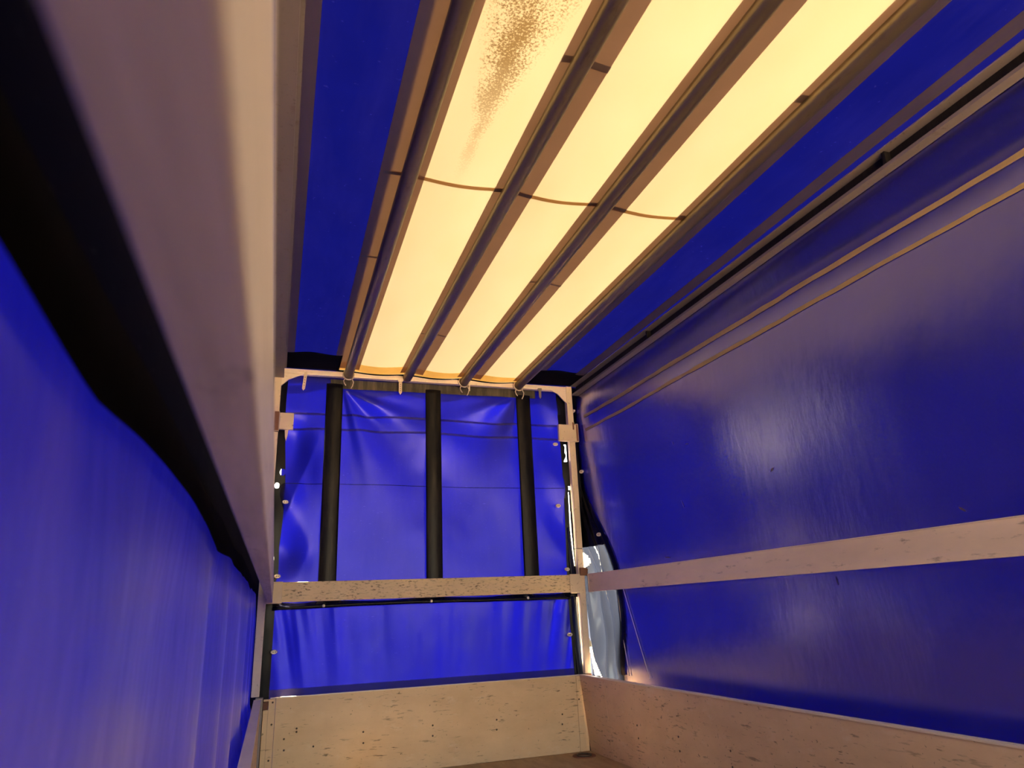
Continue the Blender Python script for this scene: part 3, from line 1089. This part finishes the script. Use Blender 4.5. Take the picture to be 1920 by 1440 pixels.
obj('panel', rboard(-0.335, YR + 0.08, 0.0, 0.026, 0.001, ZB - 0.004), 'board', t)
bm = rboard(-0.008, -0.332, -0.001, 0.027, 0.001, ZB - 0.004)
obj('end_profile', bm, 'board', t)
o = obj('top_edge', rboard(-0.008, YR + 0.08, -0.003, 0.029, ZB - 0.0038, ZB + 0.003), 'boardlip', t)
o['label'] = 'bright top edge'
for k in range(9):
    y = -0.69 - 0.41 * k
    for z in (0.234, 0.170):
        rivet((bx0 - 0.034 * y + 0.045 * (1 - z / ZB) * sstep(-1.0, 0.0, y), y, z), t, math.radians(-90))

t = thing('near_drop_board', 'aluminium board below the near tarpaulin, its top edge lit orange', 'drop board', (-0.01, -2.7, 0.0), 'drop-side boards')
bm = bmesh.new()
add_box(bm, -0.026, 0.010, YR + 0.08, -0.055, 0.001, ZB - 0.004, 0.001)
obj('panel', bm, 'board', t)
bm = bmesh.new()
add_box(bm, -0.027, 0.012, YR + 0.08, -0.05, ZB - 0.0038, ZB + 0.001, 0.001)
o = obj('top_edge', bm, 'boardlip', t)
o['label'] = 'bright top edge'

t = thing('rear_light_board', 'unseen aluminium board added at the rear to hold back ground light', 'drop board', (1.08, YR + 0.03, 0.0), 'drop-side boards')  # added out of view to cut light from the ground
bm = bmesh.new()
add_box(bm, 0.02, 2.12, YR + 0.01, YR + 0.034, 0.001, ZB - 0.004, 0.001)
obj('panel', bm, 'board', t)
bm = bmesh.new()
add_box(bm, 0.02, 2.12, YR + 0.008, YR + 0.036, ZB - 0.0038, ZB + 0.001, 0.001)
obj('top_edge', bm, 'boardlip', t)

# ------------------------------------------------------------------ hanging perforated straps
STR = (('pale perforated tab hanging from the cross rail by its corner gusset', 0.148, 2.400, 2.270, 0.020, -0.16),
       ('pale perforated tab with rounded tip hanging beside the second roof tube', 0.769, 2.385, 2.280, 0.022, 0.0),
       ('thin pale tab hanging beside the lashed third roof tube', 1.256, 2.388, 2.335, 0.008, 0.0),
       ('short dark hook-shaped tab below the cross rail near the rusty post', 1.788, 2.386, 2.312, 0.018, 0.0))
for i, (lab, x, z1, z0, wd, lean) in enumerate(STR):
    t = thing('perforated_tab', lab, 'tab', (x, -0.008, z0), 'tabs hanging from the cross rail')
    bm = bmesh.new()
    h = z1 - z0
    sh = lambda z: lean * (z1 - z) * 0.5
    prof = [(x - wd / 2 + sh(z1), z1), (x + wd / 2 + sh(z1), z1), (x + wd / 2 * 0.95 + sh(z0 + wd * .7), z0 + wd * 0.7), (x + sh(z0), z0), (x - wd / 2 * 0.95 + sh(z0 + wd * .7), z0 + wd * 0.7)]
    add_prism(bm, [(a, -0.009, b) for a, b in prof], (0, 0.004, 0))
    obj('tab', bm, 'rail' if i == 3 else 'plate', t)
    if i < 2:
        for k in range(4):
            z = z1 - h * (0.30 + 0.14 * k)
            bm = bmesh.new()
            add_tube(bm, [(x + sh(z), -0.0100, z), (x + sh(z), -0.0085, z)], 0.0027, 8)
            obj('hole', bm, 'dark', t)
    bm = bmesh.new()
    if i == 0:
        add_box(bm, x - 0.045, x + 0.045, -0.012, -0.001, 2.398, 2.406, 0.002)
    else:
        add_box(bm, x - wd * 0.8, x + wd * 0.8, -0.011, -0.001, z1 - 0.012, z1 + 0.006, 0.002)
    obj('rivet_plate', bm, 'cross' if i != 3 else 'rail', t)

# ------------------------------------------------------------------ tie-down ring in the floor
t = thing('tie_down_ring', 'round recessed tie-down ring in the plywood floor corner', 'tie-down ring', (1.90, -0.125, 0.0))
bm = bmesh.new()
for r0_, r1_, z0_, z1_ in ((0.072, 0.060, 0.002, 0.006),):
    n = 32
    A = [bm.verts.new((1.90 + r0_ * math.cos(2 * math.pi * k / n), -0.125 + r0_ * math.sin(2 * math.pi * k / n), 0.0005)) for k in range(n)]
    B = [bm.verts.new((1.90 + 0.069 * math.cos(2 * math.pi * k / n), -0.125 + 0.069 * math.sin(2 * math.pi * k / n), z1_)) for k in range(n)]
    C_ = [bm.verts.new((1.90 + r1_ * math.cos(2 * math.pi * k / n), -0.125 + r1_ * math.sin(2 * math.pi * k / n), z1_)) for k in range(n)]
    D_ = [bm.verts.new((1.90 + 0.055 * math.cos(2 * math.pi * k / n), -0.125 + 0.055 * math.sin(2 * math.pi * k / n), z0_)) for k in range(n)]
    for P, Q in ((A, B), (B, C_), (C_, D_)):
        for k in range(n):
            bm.faces.new((P[k], P[(k + 1) % n], Q[(k + 1) % n], Q[k]))
    bm.faces.new(D_)
obj('cup', bm, 'rusty', t, True)
bm = bmesh.new()
add_tube(bm, [(1.90 + 0.042 * math.cos(2 * math.pi * k / 24), -0.125 + 0.042 * math.sin(2 * math.pi * k / 24), 0.0075) for k in range(24)], 0.0055, 8, closed=True)
obj('ring', bm, 'rivet', t, True)
